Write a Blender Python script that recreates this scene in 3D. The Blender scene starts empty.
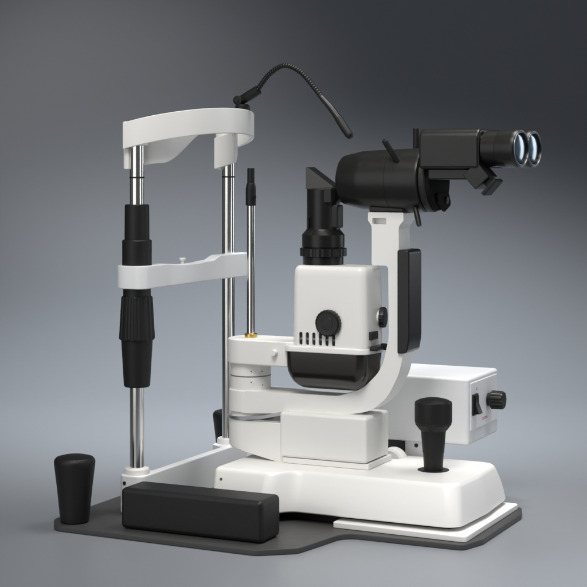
import bpy, bmesh, math
from mathutils import Vector, Matrix

S = 0.001                      # every measure below is in millimetres
R = math.radians
scene = bpy.context.scene
COL = scene.collection

# ------------------------------------------------------------------ materials
def material(name, color, rough=0.4, metal=0.0, coat=0.0, noise=0.0, nscale=300.0,
             bump=0.0, bscale=900.0, ior=1.5, spec=0.5):
    m = bpy.data.materials.new(name); m.use_nodes = True
    nt = m.node_tree; p = nt.nodes['Principled BSDF']
    p.inputs['Base Color'].default_value = (*color, 1)
    p.inputs['Roughness'].default_value = rough
    p.inputs['Metallic'].default_value = metal
    p.inputs['Coat Weight'].default_value = coat
    p.inputs['Coat Roughness'].default_value = 0.12
    p.inputs['IOR'].default_value = ior
    p.inputs['Specular IOR Level'].default_value = spec
    tc = nt.nodes.new('ShaderNodeTexCoord')
    if noise:
        n = nt.nodes.new('ShaderNodeTexNoise'); n.inputs['Scale'].default_value = nscale
        n.inputs['Detail'].default_value = 4
        nt.links.new(tc.outputs['Object'], n.inputs['Vector'])
        mr = nt.nodes.new('ShaderNodeMapRange')
        mr.inputs['To Min'].default_value = max(0.02, rough - noise)
        mr.inputs['To Max'].default_value = rough + noise
        nt.links.new(n.outputs['Fac'], mr.inputs['Value'])
        nt.links.new(mr.outputs['Result'], p.inputs['Roughness'])
    if bump:
        n = nt.nodes.new('ShaderNodeTexNoise'); n.inputs['Scale'].default_value = bscale
        n.inputs['Detail'].default_value = 3
        nt.links.new(tc.outputs['Object'], n.inputs['Vector'])
        b = nt.nodes.new('ShaderNodeBump'); b.inputs['Strength'].default_value = bump
        b.inputs['Distance'].default_value = 0.0003
        nt.links.new(n.outputs['Fac'], b.inputs['Height'])
        nt.links.new(b.outputs['Normal'], p.inputs['Normal'])
    return m

WHITE = material('white_enamel', (.80, .795, .775), .42, coat=.1, noise=.06, nscale=60, bump=.06, bscale=1400)
COOL_LIT = material('white_enamel_cool_light', (.77, .785, .80), .42, coat=.1, noise=.06, nscale=60, bump=.06, bscale=1400)  # same enamel, with the cooler light on these parts put into its colour
GROOVE = material('grey_groove', (.16, .16, .16), .5)
PANEL = material('panel_plastic', (.86, .86, .88), .3, noise=.05)
RUBBER = material('black_rubber', (.011, .011, .0112), .46, spec=.28, noise=.08, bump=.4, bscale=1300)
PAD = material('black_vinyl', (.010, .010, .0105), .45, spec=.32, noise=.08, bump=.55, bscale=1000)
BLACK = material('black_anodised_metal', (.009, .0088, .0085), .34, spec=.34, noise=.05, nscale=120, bump=.08, bscale=2000)
MATTE = material('matte_black_paint', (.008, .008, .008), .9, spec=.12)
DULL = material('dull_black', (.006, .006, .006), .55)
SMOKE = material('smoked_plastic', (.013, .011, .009), .18, coat=.3, noise=.03, nscale=40)
CHROME = material('polished_steel', (.82, .80, .77), .17, metal=1.0, noise=.03, nscale=200)
SATIN = material('satin_steel', (.55, .56, .58), .30, metal=1.0)
BRASS = material('brass', (.62, .44, .12), .25, metal=1.0)
MAT = material('grey_tray_laminate', (.046, .046, .046), .50, noise=.08, nscale=90, bump=.15, bscale=900)
RED = material('red_print', (.62, .24, .25), .5)
GREYPRINT = material('grey_print', (.30, .31, .33), .5)
LENS = material('coated_lens', (.07, .15, .22), .16, metal=.45, coat=.5, ior=1.9, spec=1.0)
RIM = material('grey_metal_rim', (.16, .16, .17), .35, metal=1.0)
PRISM = material('dark_prism_glass', (.012, .011, .010), .2, coat=.1)

def sweep_material(name, color, rough):
    m = material(name, color, rough, noise=.05, nscale=6, bump=.0)
    return m
FLOOR = sweep_material('blue_grey_sweep', (.215, .229, .251), .42)

# ------------------------------------------------------------------ mesh helpers
WP = {}
def finish(bm, ang=32):
    bmesh.ops.remove_doubles(bm, verts=bm.verts, dist=0.002)
    bmesh.ops.recalc_face_normals(bm, faces=bm.faces)
    for f in bm.faces: f.smooth = True
    for e in bm.edges:
        if len(e.link_faces) == 2:
            e.smooth = e.calc_face_angle(0) < R(ang)

def obj(name, bm, mat, parent=None, label=None, ang=32, weighted=True):
    finish(bm, ang)
    vs = [v.co for v in bm.verts]
    lo = Vector((min(v[i] for v in vs) for i in range(3)))
    hi = Vector((max(v[i] for v in vs) for i in range(3)))
    c = (lo + hi) / 2; c.z = lo.z
    for v in bm.verts: v.co = (v.co - c) * S
    me = bpy.data.meshes.new(name); bm.to_mesh(me); bm.free()
    me.materials.append(mat)
    o = bpy.data.objects.new(name, me); COL.objects.link(o)
    w = c * S; WP[o] = w
    if parent:
        o.parent = parent; o.location = w - WP[parent]
    else:
        o.location = w
    if label: o['label'] = label
    if weighted:
        wm = o.modifiers.new('weighted_normals', 'WEIGHTED_NORMAL'); wm.keep_sharp = True
    return o

def bevel(bm, r, seg=3, ang=35, sel=None):
    es = [e for e in bm.edges if len(e.link_faces) == 2 and e.calc_face_angle(0) > R(ang) and (sel is None or sel(e))]
    if es and r > 0:
        bmesh.ops.bevel(bm, geom=es, offset=r, segments=seg, affect='EDGES', profile=.5, clamp_overlap=True)
    return bm

def box(x0, x1, y0, y1, z0, z1, r=2, seg=3):
    bm = bmesh.new()
    bmesh.ops.create_cube(bm, size=1)
    for v in bm.verts:
        v.co = Vector((x0 + (v.co.x + .5) * (x1 - x0), y0 + (v.co.y + .5) * (y1 - y0), z0 + (v.co.z + .5) * (z1 - z0)))
    return bevel(bm, r, seg)

def round_poly(pts, default=0, seg=8):
    """pts: (a, b[, radius]); returns outline with rounded corners"""
    out = []; n = len(pts)
    for i, p in enumerate(pts):
        r = p[2] if len(p) > 2 else default
        P = Vector(p[:2]); A = Vector(pts[i - 1][:2]); B = Vector(pts[(i + 1) % n][:2])
        if r <= 0: out.append(P); continue
        a = (A - P).normalized(); b = (B - P).normalized()
        half = a.angle(b) / 2
        d = min(r / math.tan(half), (A - P).length * .49, (B - P).length * .49)
        p0 = P + a * d; p1 = P + b * d
        rr = d * math.tan(half)
        cen = P + (a + b).normalized() * (rr / math.sin(half))
        v0 = p0 - cen; v1 = p1 - cen
        t = v0.angle_signed(v1) if v0.length > 0 else 0
        for k in range(seg + 1):
            q = v0.copy(); ang = -t * k / seg
            q = Vector((q.x * math.cos(ang) - q.y * math.sin(ang), q.x * math.sin(ang) + q.y * math.cos(ang)))
            out.append(cen + q)
    return out

def extrude(outline, lo, hi, axis='z', bev=0, seg=2, to=None):
    """outline 2-D points; axis z: (x,y); axis y: (x,z); axis x: (y,z)"""
    bm = bmesh.new()
    def mk(p, h):
        if axis == 'z': return (p[0], p[1], h)
        if axis == 'y': return (p[0], h, p[1])
        return (h, p[0], p[1])
    a = [bm.verts.new(mk(p, lo(p) if callable(lo) else lo)) for p in outline]
    b = [bm.verts.new(mk(p, hi(p) if callable(hi) else hi)) for p in outline]
    n = len(a)
    fa = bm.faces.new(a); fb = bm.faces.new(b[::-1])
    for i in range(n): bm.faces.new((a[i], b[i], b[(i + 1) % n], a[(i + 1) % n]))
    bmesh.ops.recalc_face_normals(bm, faces=bm.faces)
    if bev:
        es = set(fa.edges) | set(fb.edges)
        bmesh.ops.bevel(bm, geom=list(es), offset=bev, segments=seg, affect='EDGES', profile=.5, clamp_overlap=True)
    return bm

def loft(rings, caps=True):
    bm = bmesh.new()
    rs = [[bm.verts.new(p) for p in r] for r in rings]
    n = len(rs[0])
    for a, b in zip(rs, rs[1:]):
        for i in range(n): bm.faces.new((a[i], a[(i + 1) % n], b[(i + 1) % n], b[i]))
    if caps: bm.faces.new(rs[0][::-1]); bm.faces.new(rs[-1])
    return bm

def frame(axis):
    z = Vector(axis).normalized()
    t = Vector((0, 0, 1)) if abs(z.z) < .9 else Vector((1, 0, 0))
    x = t.cross(z).normalized(); y = z.cross(x)
    return x, y, z

def lathe(profile, origin, axis=(0, 0, 1), seg=64, ribs=0, rib=0.0, ribzone=None, ring=False):
    """profile: list of (distance along axis, radius)"""
    x, y, z = frame(axis); o = Vector(origin); bm = bmesh.new(); rings = []
    for h, r in profile:
        ring_ = []
        for k in range(seg):
            a = 2 * math.pi * k / seg
            rr = r
            if ribs and (ribzone is None or ribzone[0] <= h <= ribzone[1]):
                rr = r - (rib if (k * ribs // seg) % 2 else 0)
            ring_.append(o + z * h + (x * math.cos(a) + y * math.sin(a)) * rr)
        rings.append(ring_)
    return loft(rings + rings[:1], caps=False) if ring else loft(rings)

def tube(path, radius, seg=16, rib=0, ribn=0, caps=True):
    """smooth tube through points (Catmull-Rom); radius number or per-point list"""
    P = [Vector(p) for p in path]
    rad = radius if isinstance(radius, (list, tuple)) else [radius] * len(P)
    pts = []; rs = []
    for i in range(len(P) - 1):
        p0 = P[max(i - 1, 0)]; p1 = P[i]; p2 = P[i + 1]; p3 = P[min(i + 2, len(P) - 1)]
        for k in range(8):
            t = k / 8
            pts.append(.5 * ((2 * p1) + (p2 - p0) * t + (2 * p0 - 5 * p1 + 4 * p2 - p3) * t * t + (3 * p1 - p0 - 3 * p2 + p3) * t ** 3))
            rs.append(rad[i] + (rad[i + 1] - rad[i]) * t)
    pts.append(P[-1]); rs.append(rad[-1])
    if rib:
        # resample evenly and modulate the radius: a segmented metal gooseneck
        L = [0]
        for a, b in zip(pts, pts[1:]): L.append(L[-1] + (b - a).length)
        n = int(L[-1] / ribn) * 4; np_, nr = [], []
        j = 0
        for k in range(n + 1):
            s = L[-1] * k / n
            while j < len(L) - 2 and L[j + 1] < s: j += 1
            f = (s - L[j]) / max(1e-6, L[j + 1] - L[j])
            np_.append(pts[j].lerp(pts[j + 1], f)); nr.append(rs[j] + (rs[j + 1] - rs[j]) * f - (rib if k % 4 == 0 else 0))
        pts, rs = np_, nr
    rings = []; up = Vector((0, 1, 0))
    for i, p in enumerate(pts):
        d = (pts[min(i + 1, len(pts) - 1)] - pts[max(i - 1, 0)]).normalized()
        x = (up - d * up.dot(d)).normalized(); y = d.cross(x)
        rings.append([p + (x * math.cos(2 * math.pi * k / seg) + y * math.sin(2 * math.pi * k / seg)) * rs[i] for k in range(seg)])
    return loft(rings, caps)

def join(*bms):
    out = bms[0]
    for b in bms[1:]:
        me = bpy.data.meshes.new('tmp'); b.to_mesh(me); b.free(); out.from_mesh(me); bpy.data.meshes.remove(me)
    return out

def rotated(bm, ang, axis, pivot):
    bmesh.ops.rotate(bm, verts=bm.verts, cent=Vector(pivot), matrix=Matrix.Rotation(R(ang), 3, axis))
    return bm

def cut(o, bm):
    """carve the shape bm (world mm) out of object o and keep the result as its mesh"""
    me = bpy.data.meshes.new('cutter'); bmesh.ops.recalc_face_normals(bm, faces=bm.faces)
    for v in bm.verts: v.co = v.co * S - WP[o]
    bm.to_mesh(me); bm.free()
    c = bpy.data.objects.new('cutter', me); COL.objects.link(c); c.parent = o
    m = o.modifiers.new('cut', 'BOOLEAN'); m.object = c; m.operation = 'DIFFERENCE'; m.solver = 'EXACT'
    ws = [x for x in o.modifiers if x.type == 'WEIGHTED_NORMAL']
    for x in ws: x.show_viewport = False
    bpy.context.view_layer.update()
    new = bpy.data.meshes.new_from_object(o.evaluated_get(bpy.context.evaluated_depsgraph_get()))
    o.modifiers.remove(m)
    for x in ws: x.show_viewport = True
    b = bmesh.new(); b.from_mesh(new)
    for e in b.edges:
        if len(e.link_faces) == 2: e.smooth = e.calc_face_angle(0) < R(40)
    for f in b.faces: f.smooth = True
    b.to_mesh(new); b.free()
    o.data = new
    bpy.data.objects.remove(c)

# ------------------------------------------------------------------ setting
SWEEPZ = -8.0
prof = [(-1600, SWEEPZ), (1150, SWEEPZ)]
RAD = 1700
for k in range(1, 49):
    a = R(90 * k / 48); prof.append((1150 + RAD * math.sin(a), SWEEPZ + RAD * (1 - math.cos(a))))
prof.append((1150 + RAD, 3800))
th = R(25.5)
fw = Vector((-math.sin(th), math.cos(th), 0)); rt = Vector((math.cos(th), math.sin(th), 0))
D1 = 2330.0; L1 = -156.5 / 1571 * D1; CAMZ = 507.0
cam_pos = -(fw * D1 + rt * L1)
def sweep_part(pr, name):
    bm = bmesh.new(); rows = []
    org = Vector((150, 150, 0))
    for w in (-4200, 4200):
        rows.append([bm.verts.new(org + rt * w + fw * d + Vector((0, 0, z))) for d, z in pr])
    for i in range(len(pr) - 1):
        bm.faces.new((rows[0][i], rows[1][i], rows[1][i + 1], rows[0][i + 1]))
    o = obj(name, bm, FLOOR, ang=60, weighted=False)
    o['kind'] = 'structure'
    return o
sweep_part(prof[:2], 'floor')
sweep_part(prof[1:], 'backdrop')

# ------------------------------------------------------------------ the instrument
slit_lamp = bpy.data.objects.new('slit_lamp', None); COL.objects.link(slit_lamp)
slit_lamp.location = Vector((150, 148, SWEEPZ)) * S; WP[slit_lamp] = Vector((150, 148, SWEEPZ)) * S
slit_lamp.empty_display_size = .05
slit_lamp['label'] = 'white and black slit lamp microscope with chin rest and joystick on a grey tray'
slit_lamp['category'] = 'slit lamp'
T = slit_lamp

# --- tray --------------------------------------------------------------
tray = [(-85, -92, 26), (-60, -128, 24), (266, -135, 22), (312, -100, 24), (332, 10, 26), (506, 12, 10), (519, 56, 30), (519, 232, 30), (506, 276, 10), (332, 280, 26),
        (318, 394, 24), (268, 430, 22), (-60, 418, 24), (-85, 382, 26)]
o = obj('base_tray', extrude(round_poly(tray), -8, 0, bev=1.5), MAT, T)
gp = [(304, 30, 4), (505, 24, 5), (505, 264, 8), (304, 262, 4)]
obj('guide_plate', extrude(round_poly(gp), 0.3, 8, bev=1), WHITE, T, 'thin white plate under the sliding base')

# --- patient grips -----------------------------------------------------
def grip(y):
    pr = [(0.2, 19), (1.5, 20.4), (4, 20.8), (50, 25.5), (82, 29.4), (87, 29.8), (90, 29), (93, 26.5), (93.3, 25.8), (95.6, 17), (96.4, 1)]
    g = obj('hand_grip', lathe(pr, (-47, y, 0)), RUBBER, T)
    return g
g1 = grip(-95)
g2 = g1.copy(); COL.objects.link(g2); g2.parent = T; WP[g2] = WP[g1] + Vector((0, 480, 0)) * S; g2.location = WP[g2] - WP[T]

# --- black padded rest on the near side of the tray ----------------------
pb = box(35, 259, -104, -44, 0.3, 58, 7, 4)
obj('hand_rest_pad', pb, PAD, T, 'long black padded block in front of the frame')

# --- cross beam of the head rest frame ----------------------------------
cb = [(-20, -22, 12), (22, -22, 10), (21, 60, 60), (21, 230, 60), (22, 322, 10), (-20, 322, 12), (-20, 268, 12), (6, 255, 8), (6, 30, 8), (-20, 22, 12)]
beam = obj('cross_beam', extrude(round_poly(cb), 0.3, 57, bev=2.5), COOL_LIT, T, 'white beam joining the feet of both poles')
def socket(y):
    s = obj('pole_socket', lathe([(56, 19), (63, 19), (65.5, 17.5), (66, 12)], (0, y, 0)), WHITE, beam); return s
socket(0); socket(290)
obj('screw', lathe([(-23.2, .1), (-23.2, 2.6), (-21, 2.6)], (-8, 0, 46), (0, 1, 0), 16), DULL, beam)

# --- poles ---------------------------------------------------------------
def pole(y, ztop):
    p = obj('steel_pole', lathe([(60, 10.6), (ztop - 1, 10.6), (ztop, 10)], (0, y, 0)), CHROME, T)
    obj('pole_ring', lathe([(494.5, 11.0), (497.0, 11.0)], (0, y, 0)), DULL, p)
    return p
pole(0, 575); pole(290, 575)

# --- height adjuster around the near pole ---------------------------------
sl = lathe([(360, 14), (360, 22), (402, 22), (403.5, 21), (404, 18.5), (454, 18.2), (456, 17), (456, 11)], (0, 0, 0))
sleeve = obj('pole_sleeve', sl, RUBBER, T, 'stepped black sleeve on the near pole')
ad = lathe([(186, 11), (186, 18), (188, 19.5), (254, 23.3), (256, 24.2)], (0, 0, 0))
adj = obj('height_adjuster', ad, RUBBER, T, 'black tapered chin rest height adjuster below the chin rest')
kn = lathe([(256, 20), (256, 25.5), (258, 26.6), (318, 23.2), (320, 22), (320, 15)], (0, 0, 0), seg=144, ribs=36, rib=1.1, ribzone=(257, 319))
obj('knurled_ring', kn, RUBBER, adj)
obj('collar', lathe([(319, 12), (319, 20.5), (333, 20.5), (333, 12)], (0, 0, 0)), DULL, adj)

# --- chin rest -------------------------------------------------------------
ck = [(-28, -28, 25), (28, -28, 14), (24, 60, 60), (24, 230, 60), (29, 310, 8), (10, 314, 8), (4, 264, 20), (6, 145, 60), (4, 40, 20), (-28, 28, 25)]
co = round_poly(ck, seg=10)
# densify so the top can step up
def densify(o, step=5):
    out = []
    for i, p in enumerate(o):
        q = o[(i + 1) % len(o)]; n = max(1, int((q - p).length / step))
        for k in range(n): out.append(p.lerp(q, k / n))
    return out
def sm(a, b, t):
    t = min(1, max(0, (t - a) / (b - a))); return t * t * (3 - 2 * t)
cd = densify(co)
top = lambda p: 366 - 4.0 * sm(40, 110, p[1]) + 1.5 * sm(150, 172, p[1]) + 7.0 * sm(190, 222, p[1])
N = len(cd)
def inset(o, d):
    out = []; n = len(o)
    area = sum(o[i].x * o[(i + 1) % n].y - o[(i + 1) % n].x * o[i].y for i in range(n))
    sg = 1 if area > 0 else -1
    for i in range(n):
        t = (o[(i + 1) % n] - o[i - 1]).normalized()
        out.append(o[i] + Vector((-t.y, t.x)) * d * sg)
    return out
def lofted(outline, zs, ztop=None):
    """zs: list of (z or callable, inset)"""
    rings = []
    for z, d in zs:
        oo = inset(outline, d) if d else outline
        rings.append([(q.x, q.y, z(p) if callable(z) else z) for p, q in zip(outline, oo)])
    return loft(rings)
chin = obj('chin_rest', lofted(cd, [(332, 2), (332.6, .6), (334, 0), (lambda p: top(p) - 2, 0), (lambda p: top(p) - .6, .6), (lambda p: top(p), 2)]), COOL_LIT, T, 'white bar with chin cup between the poles')
obj('paper_pin', lathe([(355, 2.4), (367, 2.4), (367.6, 4.6), (370.5, 5.2), (371.3, 4.4)], (12, 115, 0), seg=24), WHITE, chin)
cup = round_poly([(3.6, 80, 10), (3.6, 210, 10), (-42, 190, 30), (-50, 145, 40), (-42, 100, 30)])
obj('chin_cup', lofted(cup, [(335, 3), (337, 0), (350, 0), (351, 1), (351, 6), (345, 9)]), WHITE, chin)

# --- forehead rest ------------------------------------------------------------
def arc_band(xa, bulge, y0, y1, thick, zb, zt, ex, n=72, tilt=.27, power=None):
    """strip that bulges towards the operator, tilted up; returns closed bmesh"""
    yc = (y0 + y1) / 2; hw = (y1 - y0) / 2
    def P(t, off):
        a = math.pi * t
        c, s_ = math.cos(a), math.sin(a)
        f = lambda v: math.copysign(abs(v) ** (2 / ex), v)
        return Vector((xa + (bulge - off) * f(s_), yc - (hw - off) * f(c)))
    rings = []
    for k in range(n + 1):
        t = k / n
        o_ = P(t, 0); i_ = P(t, thick)
        b = zb(t) if callable(zb) else zb
        h = zt(t) if callable(zt) else zt
        dz = tilt * (o_.x - xa)
        m1 = o_.lerp(i_, .15); m2 = o_.lerp(i_, .85)
        r = 1.4
        rings.append([(m1.x, m1.y, b + dz), (o_.x, o_.y, b + dz + r), (o_.x, o_.y, h + dz - r), (m1.x, m1.y, h + dz),
                      (m2.x, m2.y, h + dz), (i_.x, i_.y, h + dz - r), (i_.x, i_.y, b + dz + r), (m2.x, m2.y, b + dz)])
    return loft(rings)
head = obj('forehead_rest', arc_band(-14, 105, -17, 307, 6.5, 538, 577, 2.08, tilt=.24), WHITE, T, 'white curved forehead band across the pole tops', ang=50)
wing = lambda t: 509 + 52 * (sm(.18, .42, t) - sm(.58, .82, t)) - 12 * (sm(.1, .45, t) - sm(.55, .9, t))
obj('forehead_cushion', arc_band(-19, 84, 9, 281, 5, wing, 560, 2.1, tilt=.22), WHITE, head, ang=50)
def clamp(y):
    b = extrude(round_poly([(-20, y - 9, 6), (-9, y - 10, 3), (-9, y + 11, 3), (-20, y + 9, 6)]), 508, 560, bev=1.5)
    c2 = extrude(round_poly([(-20, y - 15, 9), (14, y - 12, 6), (14, y + 12, 6), (-20, y + 15, 9)]), 543, 579, bev=2)
    obj('pole_clamp', join(b, c2), WHITE, head)
clamp(0); clamp(290)

# --- gooseneck fixation lamp -----------------------------------------------------
jn = lathe([(-9, 4), (-8, 7.5), (8, 7.5), (9, 4)], (65, 205, 617), (0, 1, 0), 32)
ft = lathe([(601, 12), (608, 11.5), (611, 9)], (70, 205, 0), seg=32)
gl = obj('fixation_lamp', join(jn, ft), RUBBER, T, 'black gooseneck lamp fixed on top of the forehead rest')
obj('hinge_screw', lathe([(-10.6, .1), (-10.6, 3), (-8.5, 3)], (65, 205, 617), (0, 1, 0), 20), DULL, gl)
obj('lamp_arm', tube([(66, 205, 617), (80, 204, 623), (99, 203, 633)], [6.5, 8, 7.6]), RUBBER, gl)
obj('gooseneck_tube', tube([(97, 203, 632), (106, 202, 643), (119, 200, 656), (136, 197, 666), (151, 194, 669), (168, 191, 664), (185, 188, 653), (204, 185, 633), (222, 182, 612)], 4.1, rib=.7, ribn=4.4), BLACK, gl)
obj('lamp_collar', tube([(216, 183, 619), (234, 181, 601), (249, 179, 583)], [4.0, 5.2, 5.6]), BLACK, gl)
obj('lamp_head', tube([(247, 179, 586), (258, 177, 571), (267, 176, 559.5), (270, 175.6, 556)], [6.3, 6.4, 6.2, 3.6]), RUBBER, gl)

# --- pivot column (centre 112,148) -------------------------------------------------
PX, PY = 114, 148
colm = obj('pivot_column', lathe([(84, 26), (84, 31), (172, 31), (176, 31), (214, 31)], (PX, PY, 0)), WHITE, T)
obj('seam_ring', lathe([(192.2, 31.0), (192.4, 31.4), (193.8, 31.4), (194, 31.0)], (PX, PY, 0)), GROOVE, colm)
for a, z in ((-62, 201), (-62, 185), (-30, 201), (-28, 180)):
    d = Vector((math.cos(R(a)), math.sin(R(a)), 0))
    obj('set_screw', lathe([(30.2, .1), (31.2, .1), (31.25, .9), (30, .9)], (PX, PY, z), d, 12), DULL, colm)
obj('swivel_scale', lathe([(128.4, 30), (128.4, 35.5), (131.2, 35.5), (131.2, 30)], (PX, PY, 0)), SATIN, colm)

rod = obj('focus_rod', lathe([(252, 6.2), (470, 6.2)], (PX, PY, 0), seg=40), CHROME, T, 'slim steel rod with black tip and brass foot above the column')
obj('rod_foot', lathe([(246, 9.6), (255.5, 9.6), (256.5, 8)], (PX, PY, 0), seg=40), BRASS, rod)
cap = lathe([(452, 6.6), (453, 8), (478, 8), (486, 6.4), (487, 5.6), (509, 5.6), (510, 5)], (PX, PY, 0), seg=40)
obj('rod_tip', join(cap, lathe([(0, 3), (10, 3), (10.5, 2)], (PX, PY, 466), (.9, -.43, 0), 20)), RUBBER, rod)

def ring_loft(corners, zs, seg=10):
    cx_ = sum(c[0] for c in corners) / len(corners); cy_ = sum(c[1] for c in corners) / len(corners)
    rings = []
    for z, d, extra in zs:
        pts = [(c[0] - math.copysign(d, c[0] - cx_), c[1] - math.copysign(d, c[1] - cy_), max(2.5, c[2] - d + extra)) for c in corners]
        rings.append([(p.x, p.y, z) for p in round_poly(pts, seg=seg)])
    return loft(rings)
# --- illumination arm and lamp housing ----------------------------------------------
ia = round_poly([(80, 112, 33), (190, 112, 6), (214, 122, 6), (214, 176, 8), (190, 184, 10), (80, 184, 33)])
iarm = obj('illumination_arm', extrude(ia, 212, 250, bev=2.5, seg=3), WHITE, T)
obj('screw', lathe([(-7, .1), (-7, 4), (-5, 4.6), (0.5, 4.6)], (173, 112, 233), (0, 1, 0), 24), WHITE, iarm)

ho = [(203, 104, 12), (322, 104, 13), (331, 167, 15), (203, 170, 15)]
hz = [(245, 0, 0), (350, 1.5, 0), (358, 2.2, 1), (361.5, 3.4, 1.5), (363.9, 5.6, 2), (365.1, 8, 3), (365.5, 11, 4)]
housing = obj('lamp_housing', ring_loft(ho, hz), WHITE, T, 'white lamp housing with black knob and vents', ang=45)
fo = [(190, 101, 13), (323, 101, 19), (334, 170, 19), (190, 174, 16)]
obj('housing_flange', ring_loft(fo, [(237.2, 1, 0), (238, 0, 0), (243.5, 0, 0), (245.5, 1, 0), (246.5, 4, 0)]), WHITE, housing, ang=45)
so = [(190.5, 102, 13), (322, 102, 19), (333, 169, 19), (190.5, 173, 16)]
smoke = ring_loft(so, [(237, 1.5, 0), (217, 1.8, 1), (207, 3.2, 2), (199, 6, 4), (192, 10, 6), (186.5, 15.5, 9), (182.5, 22, 12), (180.8, 28, 14)])
obj('smoked_cover', smoke, SMOKE, housing, 'dark smoked plastic cover under the housing', ang=50)
# front knob: disc facing the camera side
kb = lathe([(0, 17), (.5, 19.8), (6.5, 20), (8, 19), (8.6, 17.5), (8.2, 16.5), (8.2, 9), (8.8, 8.4), (8.9, .1)], (265.5, 105, 282), (0, -1, 0), 96, ribs=48, rib=.8, ribzone=(.4, 6.8))
obj('front_knob', kb, BLACK, housing)
slots = None
for k in range(6):
    x = 219.5 + k * 10.6
    b = extrude(round_poly([(x - 2.7, 247.8, 2.6), (x + 2.7, 247.8, 2.6), (x + 2.7, 267, 2.6), (x - 2.7, 267, 2.6)], seg=5), 100, 109, 'y')
    slots = join(slots, b) if slots else b
cut(housing, slots)
for k in range(6):
    x = 219.5 + k * 10.6
    obj('vent_slot', extrude([(x - 3.3, 247.2), (x + 3.3, 247.2), (x + 3.3, 267.6), (x - 3.3, 267.6)], 107, 110, 'y'), DULL, housing)
obj('vent_bar', box(216, 276, 105.9, 106.9, 255.2, 258.4, .3, 1), GROOVE, housing)
# controls on the operator face
obj('side_switch', rotated(box(322, 328.6, 117, 141, 258, 270, 1.2), 0, 'Z', (0, 0, 0)), BLACK, housing)
sb = join(box(326, 339, 112, 146, 243, 249.5, 1.5), lathe([(0, 5), (7, 5), (8, 4)], (334, 142, 247), (.95, -.3, 0), 24))
obj('slit_width_lever', sb, BLACK, housing)
obj('side_knob', lathe([(5, 12), (5.2, 15), (11, 15.4), (12.5, 14.4), (12.7, .1)], (323, 150, 289), (1, .15, 0), 72, ribs=36, rib=.6, ribzone=(5.1, 11.2)), BLACK, housing)
obj('knob_boss', lathe([(0, 11), (8, 11), (8.1, .1)], (322, 149, 289), (1, .15, 0), 48), WHITE, housing)

# --- mirror tower --------------------------------------------------------------
tx, ty = 237, 146
tw = lathe([(362, 30.5), (376.5, 30.5), (376.5, 29), (378, 29), (391, 29), (392, 32), (410, 32), (417, 26), (420, 24.6), (478, 24.6), (479, 23.8)], (tx, ty, 0))
tower = obj('mirror_tower', tw, BLACK, T, 'black cylindrical tower with slanted mirror top')
obj('knurled_ring', lathe([(377.5, 33), (378.3, 35.2), (389.6, 35.2), (390.4, 33)], (tx, ty, 0), seg=120, ribs=60, rib=.7, ribzone=(378, 390)), BLACK, tower)
wedge = extrude([(tx - 23, 478.5), (tx - 23, 511), (tx - 20, 511.5), (tx + 22, 482.5), (tx + 22, 478.5)], ty - 13, ty + 13, 'y', bev=.8)
obj('mirror', wedge, PRISM, tower)
obj('light_slot', box(tx - 15.5, tx - 12.5, ty - 26, ty - 16, 421, 436, .4, 1), DULL, tower)
notch = join(box(tx + 4, tx + 23, ty - 22, ty + 22, 458, 481, 2), box(tx + 12, tx + 30, ty - 14, ty + 8, 420, 455, 3))  # dark box in place of the tower's open notch, plus a small knob block
obj('notch_block', notch, DULL, tower)

# --- microscope arm --------------------------------------------------------------
ap = [(114, 138, 1), (130, 138.5, 3), (292, 147, 60), (324, 153, 60), (350, 176, 60), (367, 210, 60), (374, 240, 30), (380, 262, 3), (382, 300, 3), (372, 380, 4), (367, 386, 3), (366.5, 425, 12),
      (374, 433, 2), (374, 445, 2), (318, 445, 2), (318, 433, 2), (324, 425, 12), (324, 367, 3), (350, 367, 5), (351, 262, 60), (340, 215, 60), (308, 184, 60), (270, 172, 40), (114, 172, 1)]
arm2 = round_poly(ap, seg=8)
def y_near(p):
    if p[0] < 300: return 115 + (126 - 115) * sm(120, 290, p[0])
    return 126
ab = extrude(arm2, y_near, lambda p: 296 - y_near(p), 'y', bev=4.5, seg=5)
marm = obj('microscope_arm', ab, WHITE, T, 'white curved arm carrying the microscope', ang=40)
obj('arm_hub', lathe([(138.2, 30), (138.2, 32), (139.7, 33.5), (170.9, 33.5), (172.4, 32), (172.4, 30)], (PX, PY, 0)), WHITE, marm)
cut(marm, box(325, 347, 118, 137, 427.5, 437, 1.2, 2))
# back grip of the arm
gr = extrude(round_poly([(366, 391, 3), (385, 391, 6), (385, 262, 80), (381, 241, 7), (366, 240, 2)], seg=6), 121, 172, 'y', bev=7, seg=6)
obj('arm_grip', gr, BLACK, marm, 'long black grip on the operator side of the arm')

# --- swivel arm under it, to the central block --------------------------------------
lp = [(114, 81, 2), (114, 127.6, 1), (300, 127.6, 2), (300, 72, 2), (184, 68, 2)]
lpp = round_poly(lp)
def yl(p): return 115 - 4 * sm(120, 180, p[0])
lh = extrude([Vector((PX + 33.4 * math.cos(2 * math.pi * k / 72), PY + 33.4 * math.sin(2 * math.pi * k / 72))) for k in range(72)], lambda p: 87.5 - (p[0] - 84) * .19, 127.8, 'z', bev=1.5)
larm = obj('lower_arm', extrude(lpp, yl, lambda p: 296 - yl(p), 'y', bev=2, seg=3), WHITE, T)
obj('arm_hub', lh, WHITE, larm)
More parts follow.
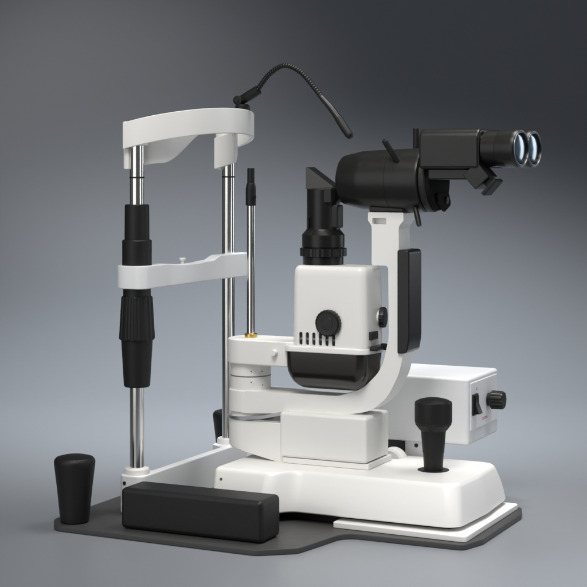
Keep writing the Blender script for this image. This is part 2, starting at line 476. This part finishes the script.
# added bright strip in place of a highlight, from scale ring up the arm
bp_ = [(PX + 35.8 * math.cos(R(a)), PY + 35.8 * math.sin(R(a)), 131.5) for a in range(200, 276, 8)]
bp_ += [(132, 111.8, 132.2), (150, 111, 134.5), (168, 111, 138.5), (186, 111.5, 143), (196, 111.8, 144.5)]
rr = []
for i, p in enumerate(bp_):
    p = Vector(p); hgt = 1.0 + 1.6 * sm(5, 12, i)
    q = Vector((PX, PY, p.z)); d = (q - p).normalized() if i < 10 else Vector((0, 1, 0))
    rr.append([p - Vector((0, 0, hgt)), p + Vector((0, 0, hgt)), p + d * 1.2 + Vector((0, 0, hgt)), p + d * 1.2 - Vector((0, 0, hgt))])
obj('highlight_strip', loft(rr), SATIN, larm, 'thin bright strip in place of the highlight between the two arms')
blk = obj('central_block', box(184, 325, 104, 192, 79, 146.5, 5, 4), WHITE, T, 'white rectangular block above the sliding base')
obj('block_foot', box(188, 327.5, 106.5, 196, 70.2, 78.6, 1), WHITE, blk)
obj('turntable_disc', lathe([(146.3, 24), (148.2, 24)], (285, 150, 0)), SATIN, blk)
obj('axle_cover', lathe([(0, 22), (20, 22), (23, 19), (23.2, .1)], (318, 232, 62), (0, -1, 0), 48), WHITE, T)

# --- sliding base --------------------------------------------------------------------
def base_ring(z, flare, top_in):
    f = flare; i = top_in
    # wide left foot, waist, long right body
    pts = [(112 + i, 36 - f * .45 + i, 7), (210, 36 - f * .95 + i, 26), (234, 68 - f + i, 26), (474 + f * .5 - i, 68 - f + i, 22),
           (478 + f * .6 - i, 150, 240), (474 + f * .5 - i, 240 + f - i, 22), (234, 240 + f - i, 26), (210, 260 + f * .95 - i, 26), (112 + i, 260 + f * .45 - i, 7)]
    return [(p.x, p.y, z) for p in round_poly(pts, seg=10)]
rings = []
for z, f, i in ((13, 26, 3), (14, 27, 1), (16, 27.5, 0), (30, 24, 0), (45, 18.5, 0), (56, 13, 0), (64, 9, 0), (67, 7.8, .8), (69.2, 7, 2.4), (70, 6.6, 4.8)):
    rings.append(base_ring(z, f, i))
sb = obj('sliding_base', loft(rings), WHITE, T, 'long white sliding base carrying the joystick', ang=60)
obj('rail', box(130, 470, 60, 80, 0.4, 20, 1), DULL, sb)
obj('rail', box(130, 470, 220, 240, 0.4, 20, 1), DULL, sb)
obj('screw', lathe([(0, .1), (.6, .1), (.7, 2.2), (-4, 2.2)], (126, 28.8, 54), (0, -1, 0), 16), GROOVE, sb)

# --- joystick ---------------------------------------------------------------------------
jx, jy = 411, 151
js = obj('joystick', lathe([(69.8, 13.5), (96, 15.2), (96, 15.8), (112, 17), (127, 18.2), (130, 20), (134, 23.6), (138, 26.2), (141, 27.3), (167.5, 27.3), (169.6, 26.4), (172.4, 21), (174.6, 12), (175.6, .2)], (jx, jy, 0), seg=96), RUBBER, T, 'black joystick with ribbed neck and wide knob')
obj('ribbed_collar', lathe([(127.5, 18.7), (129.8, 21), (137.2, 26.6), (137.4, 26)], (jx, jy, 0), seg=144, ribs=72, rib=.9), RUBBER, js)
obj('joystick_well', lathe([(69.2, 23), (70.5, 23), (70.6, 22)], (jx, jy, 0)), DULL, sb)

# --- power supply box ----------------------------------------------------------------------
pbx = obj('power_box', box(258, 430, 250, 394, 90, 192, 5, 4), COOL_LIT, T, 'white power supply box with switch and dial at the back')
pan = obj('control_panel', box(428, 431.2, 259, 386, 112, 184, .6, 1), PANEL, pbx)
swf = obj('rocker_switch', extrude(round_poly([(264, 134, 1), (286, 134, 1), (286, 166, 1), (264, 166, 1)]), 430.6, 434, 'x', bev=.5), DULL, pan)
rk = extrude([(432.5, 136), (432.5, 164), (436, 164), (436.5, 151), (442, 136.5)], 267, 283, 'y', bev=.6)
obj('rocker', rk, BLACK, swf)
dl = lathe([(0, 10), (5, 10), (5, 12.5), (7, 14.6), (23, 14.2), (26, 12.5), (26.3, .1)], (431, 341, 149), (1, 0, 0), 96, ribs=32, rib=.8, ribzone=(7, 30))
obj('brightness_dial', dl, BLACK, pan)
# small printed marks: two short red words under the dial, a grey sign over the switch
marks = None
for (y, z, w, h) in ((313, 128, 1.6, 4), (316, 130.5, 4, 1.2), (316, 128, 4, 1.2), (320.5, 128, 1.4, 4), (323.5, 130.6, 4, 1.2), (323.5, 128.2, 3.4, 1.1), (328, 128, 1.5, 4), (331, 128, 1.5, 4), (331.5, 130.6, 4, 1.2), (335, 128, 1.5, 4)):
    b = box(431.0, 431.45, y, y + w, z - 7, z - 7 + h, 0)
    marks = join(marks, b) if marks else b
obj('red_lettering', marks, RED, pan)
marks = join(box(431.0, 431.45, 283, 284.3, 171, 175, 0), box(431.0, 431.45, 285.5, 289, 174, 175, 0), box(431.0, 431.45, 285.5, 289, 171.2, 172.2, 0))
obj('switch_marking', marks, GREYPRINT, pan)
obj('box_bracket', box(284, 325, 252, 268, 0.4, 90, 1), DULL, T, 'black post holding up the power box')
bp = obj('bracket_plate', box(325.3, 360, 256, 262, 61, 90, 1), COOL_LIT, T)
obj('bolt_hole', lathe([(0, .1), (.5, .1), (.6, 3.2), (-2, 3.2)], (344, 256.2, 84), (0, -1, 0), 20), DULL, bp)
obj('cable_tray', box(325.3, 364, 250, 300, 55, 60.6, 1), DULL, T)

# --- microscope ----------------------------------------------------------------------------------
MY, MZ = 148, 492
dr = lathe([(270, 30), (270.8, 33.5), (272.5, 35.6), (275, 37), (303, 43.2), (310, 43.6), (309.9, 43.6), (352, 45.4), (352.3, 44.9), (353, 44.9), (353.3, 45.5), (398, 47.2), (402, 46.5), (404, 44), (404, 40)], (0, MY, MZ), (1, 0, 0), 96)
scope = obj('microscope_drum', dr, BLACK, T, 'large black magnification drum')
obj('front_lens', lathe([(268.8, .1), (269.4, 14), (270.4, 20), (271.5, 21)], (0, MY, MZ), (1, 0, 0), 48), LENS, scope)
obj('drum_end_ring', lathe([(404.3, 38), (404.3, 42), (408, 42), (408, 46.5), (414, 46.5), (416, 45), (416, 36)], (0, MY, MZ), (1, 0, 0), 96), DULL, scope)
obj('rear_plate', lathe([(416, 44), (420.5, 44), (422, 42.5), (422, .1)], (0, MY, MZ), (1, 0, 0), 96), MATTE, scope)
obj('saddle', box(319, 373, 128, 168, 445.2, 456, 2), BLACK, scope)
obj('magnification_lever', tube([(371, 112, 519), (365, 107, 530), (356, 101, 547), (355, 100.5, 549)], [3.6, 4.0, 4.2, 3]), RUBBER, scope)
obj('magnification_lever', tube([(394, 122, 452), (399, 117, 440), (404, 112, 427)], [3.6, 4.0, 3.6]), RUBBER, scope)
obj('release_peg', lathe([(530, 4.5), (567, 5), (569, 4)], (379, 165, 0), seg=24), RUBBER, scope)
sc = join(lathe([(421.5, 5.5), (428, 5.5), (429, 4.8), (429, .1)], (0, 163, 463), (1, 0, 0), 24), box(429, 429.6, 159.5, 166.5, 462.4, 463.6, 0), box(429, 429.6, 162.4, 163.6, 459.5, 466.5, 0))
obj('clamp_screw', sc, DULL, scope)
obj('latch', extrude(round_poly([(128, 474, 3), (176, 474, 3), (188, 456, 6), (160, 446, 4), (132, 460, 4)]), 421.8, 426, 'x', bev=1), MATTE, scope)

# binocular body
bo = obj('binocular_body', extrude(round_poly([(90, 508.5, 5), (90, 565.5, 15), (206, 565.5, 15), (206, 508.5, 5)], seg=8), 411, 501, 'x', bev=4, seg=3), BLACK, T, 'black binocular body behind the drum')
lo = extrude(round_poly([(421.5, 493, 4), (421.5, 509.5, 3), (484, 509.5, 3), (484, 493, 4)], seg=4), 98, 198, 'y', bev=5, seg=4)
obj('lower_housing', lo, BLACK, bo)
def prism_box(y0, y1):
    b = rotated(box(482, 510, y0, y1, 485, 513, 1.5, 2), -42, 'Y', (496, 0, 499))
    b.verts.ensure_lookup_table()
    p = obj('prism_cover', b, BLACK, bo)
    c_ = join(box(517, 523, y0 + 2, y1 - 2, 485, 513, 1.5, 2), box(508, 518, y0 + 8, y1 - 8, 496, 508, 1, 1))
    c_ = rotated(c_, 42, 'Y', (496, 0, 499))
    obj('hinge_tab', c_, RUBBER, p)
prism_box(92, 130)
def eyepiece(y):
    # the tubes toe in slightly, so each has its own tilted axis starting at the body
    a = R(-8); ax = (math.cos(a), math.sin(a), 0); o0 = (500, y + 3, 536.8)
    e = obj('eyepiece', lathe([(-6, 21), (5, 21.5), (5.5, 25.4), (26, 25.4), (26.5, 26.3), (28, 26.6), (50, 27.4), (54.5, 27.2), (56.5, 26), (56.8, 22.2), (55, 21.6), (52, 21.2)], o0, ax, 96), BLACK, T)
    obj('rim', lathe([(56.4, 22.4), (57.4, 22.8), (57.6, 23.6), (57.2, 24.4), (56.4, 24.6)], o0, ax, 96, ring=True), RIM, e)
    obj('lens', lathe([(50, 21), (53.2, 21), (54.6, 17), (55.5, 11), (56, 5), (56.1, .1)], o0, ax, 64), LENS, e)
    return e
eyepiece(116); eyepiece(178)

# ------------------------------------------------------------------ camera
cam = bpy.data.cameras.new('camera'); cam.sensor_width = 36; cam.sensor_fit = 'HORIZONTAL'
cam.lens = 36 * 1571 / 587; cam.shift_y = -(293.5 - 170) / 587; cam.clip_start = .05; cam.clip_end = 60
co_ = bpy.data.objects.new('camera', cam); COL.objects.link(co_)
co_.location = (cam_pos + Vector((0, 0, CAMZ))) * S
co_.rotation_euler = (R(90), 0, th)
scene.camera = co_

# ------------------------------------------------------------------ lights (studio softboxes)
def area(name, pos, target, w, h, power, color=(1, 1, 1), spread=None):
    """pos/target: (right, forward, up) in mm measured from the middle of the instrument"""
    org = Vector((180, 148, 0))
    P = org + rt * pos[0] + fw * pos[1] + Vector((0, 0, pos[2]))
    Q = org + rt * target[0] + fw * target[1] + Vector((0, 0, target[2]))
    l = bpy.data.lights.new(name, 'AREA'); l.shape = 'RECTANGLE'; l.size = w * S; l.size_y = h * S
    l.energy = power; l.color = color
    if spread: l.spread = R(spread)
    o = bpy.data.objects.new(name, l); COL.objects.link(o)
    o.location = P * S; o.rotation_euler = (Q - P).to_track_quat('-Z', 'Y').to_euler()
    return o
area('key_softbox', (-250, -1150, 1900), (150, -60, 200), 800, 800, 5.1, (1, .97, .93), 70)
area('front_left_panel', (-1150, -1350, 650), (0, 0, 300), 1300, 1500, 9, (1, .985, .97))
area('front_right_strip', (1500, -900, 650), (0, 0, 300), 700, 1500, 4.5, (.95, .975, 1))
area('top_softbox', (500, -50, 1700), (270, -140, 0), 800, 600, 3.4, (1, .985, .96), 60)
area('rim_strip', (1750, 900, 700), (100, 0, 450), 500, 900, 1.1, (.92, .96, 1), 90)
def spot(name, pos, target, power, size, blend, color, radius=150):
    org = Vector((180, 148, 0))
    P = org + rt * pos[0] + fw * pos[1] + Vector((0, 0, pos[2]))
    Q = org + rt * target[0] + fw * target[1] + Vector((0, 0, target[2]))
    l = bpy.data.lights.new(name, 'SPOT'); l.energy = power; l.spot_size = R(size); l.spot_blend = blend; l.color = color; l.shadow_soft_size = radius * S
    o = bpy.data.objects.new(name, l); COL.objects.link(o)
    o.location = P * S; o.rotation_euler = (Q - P).to_track_quat('-Z', 'Y').to_euler()
spot('floor_pool_spot', (0, 600, 1850), (0, 1230, 0), 285, 85, 1.0, (.955, .98, 1))
spot('upper_left_spot', (-1000, 1100, 1600), (-620, 2650, 550), 52, 54, 1.0, (1, .975, .95))
spot('floor_front_spot', (800, -1000, 1600), (470, -640, 0), 80, 36, 1.0, (.92, .96, 1))

w = bpy.data.worlds.new('World'); scene.world = w; w.use_nodes = True
w.node_tree.nodes['Background'].inputs['Color'].default_value = (.88, .93, 1, 1)
w.node_tree.nodes['Background'].inputs['Strength'].default_value = .085
scene.view_settings.view_transform = 'Standard'; scene.view_settings.look = 'None'
scene.view_settings.exposure = 0; scene.view_settings.gamma = 1
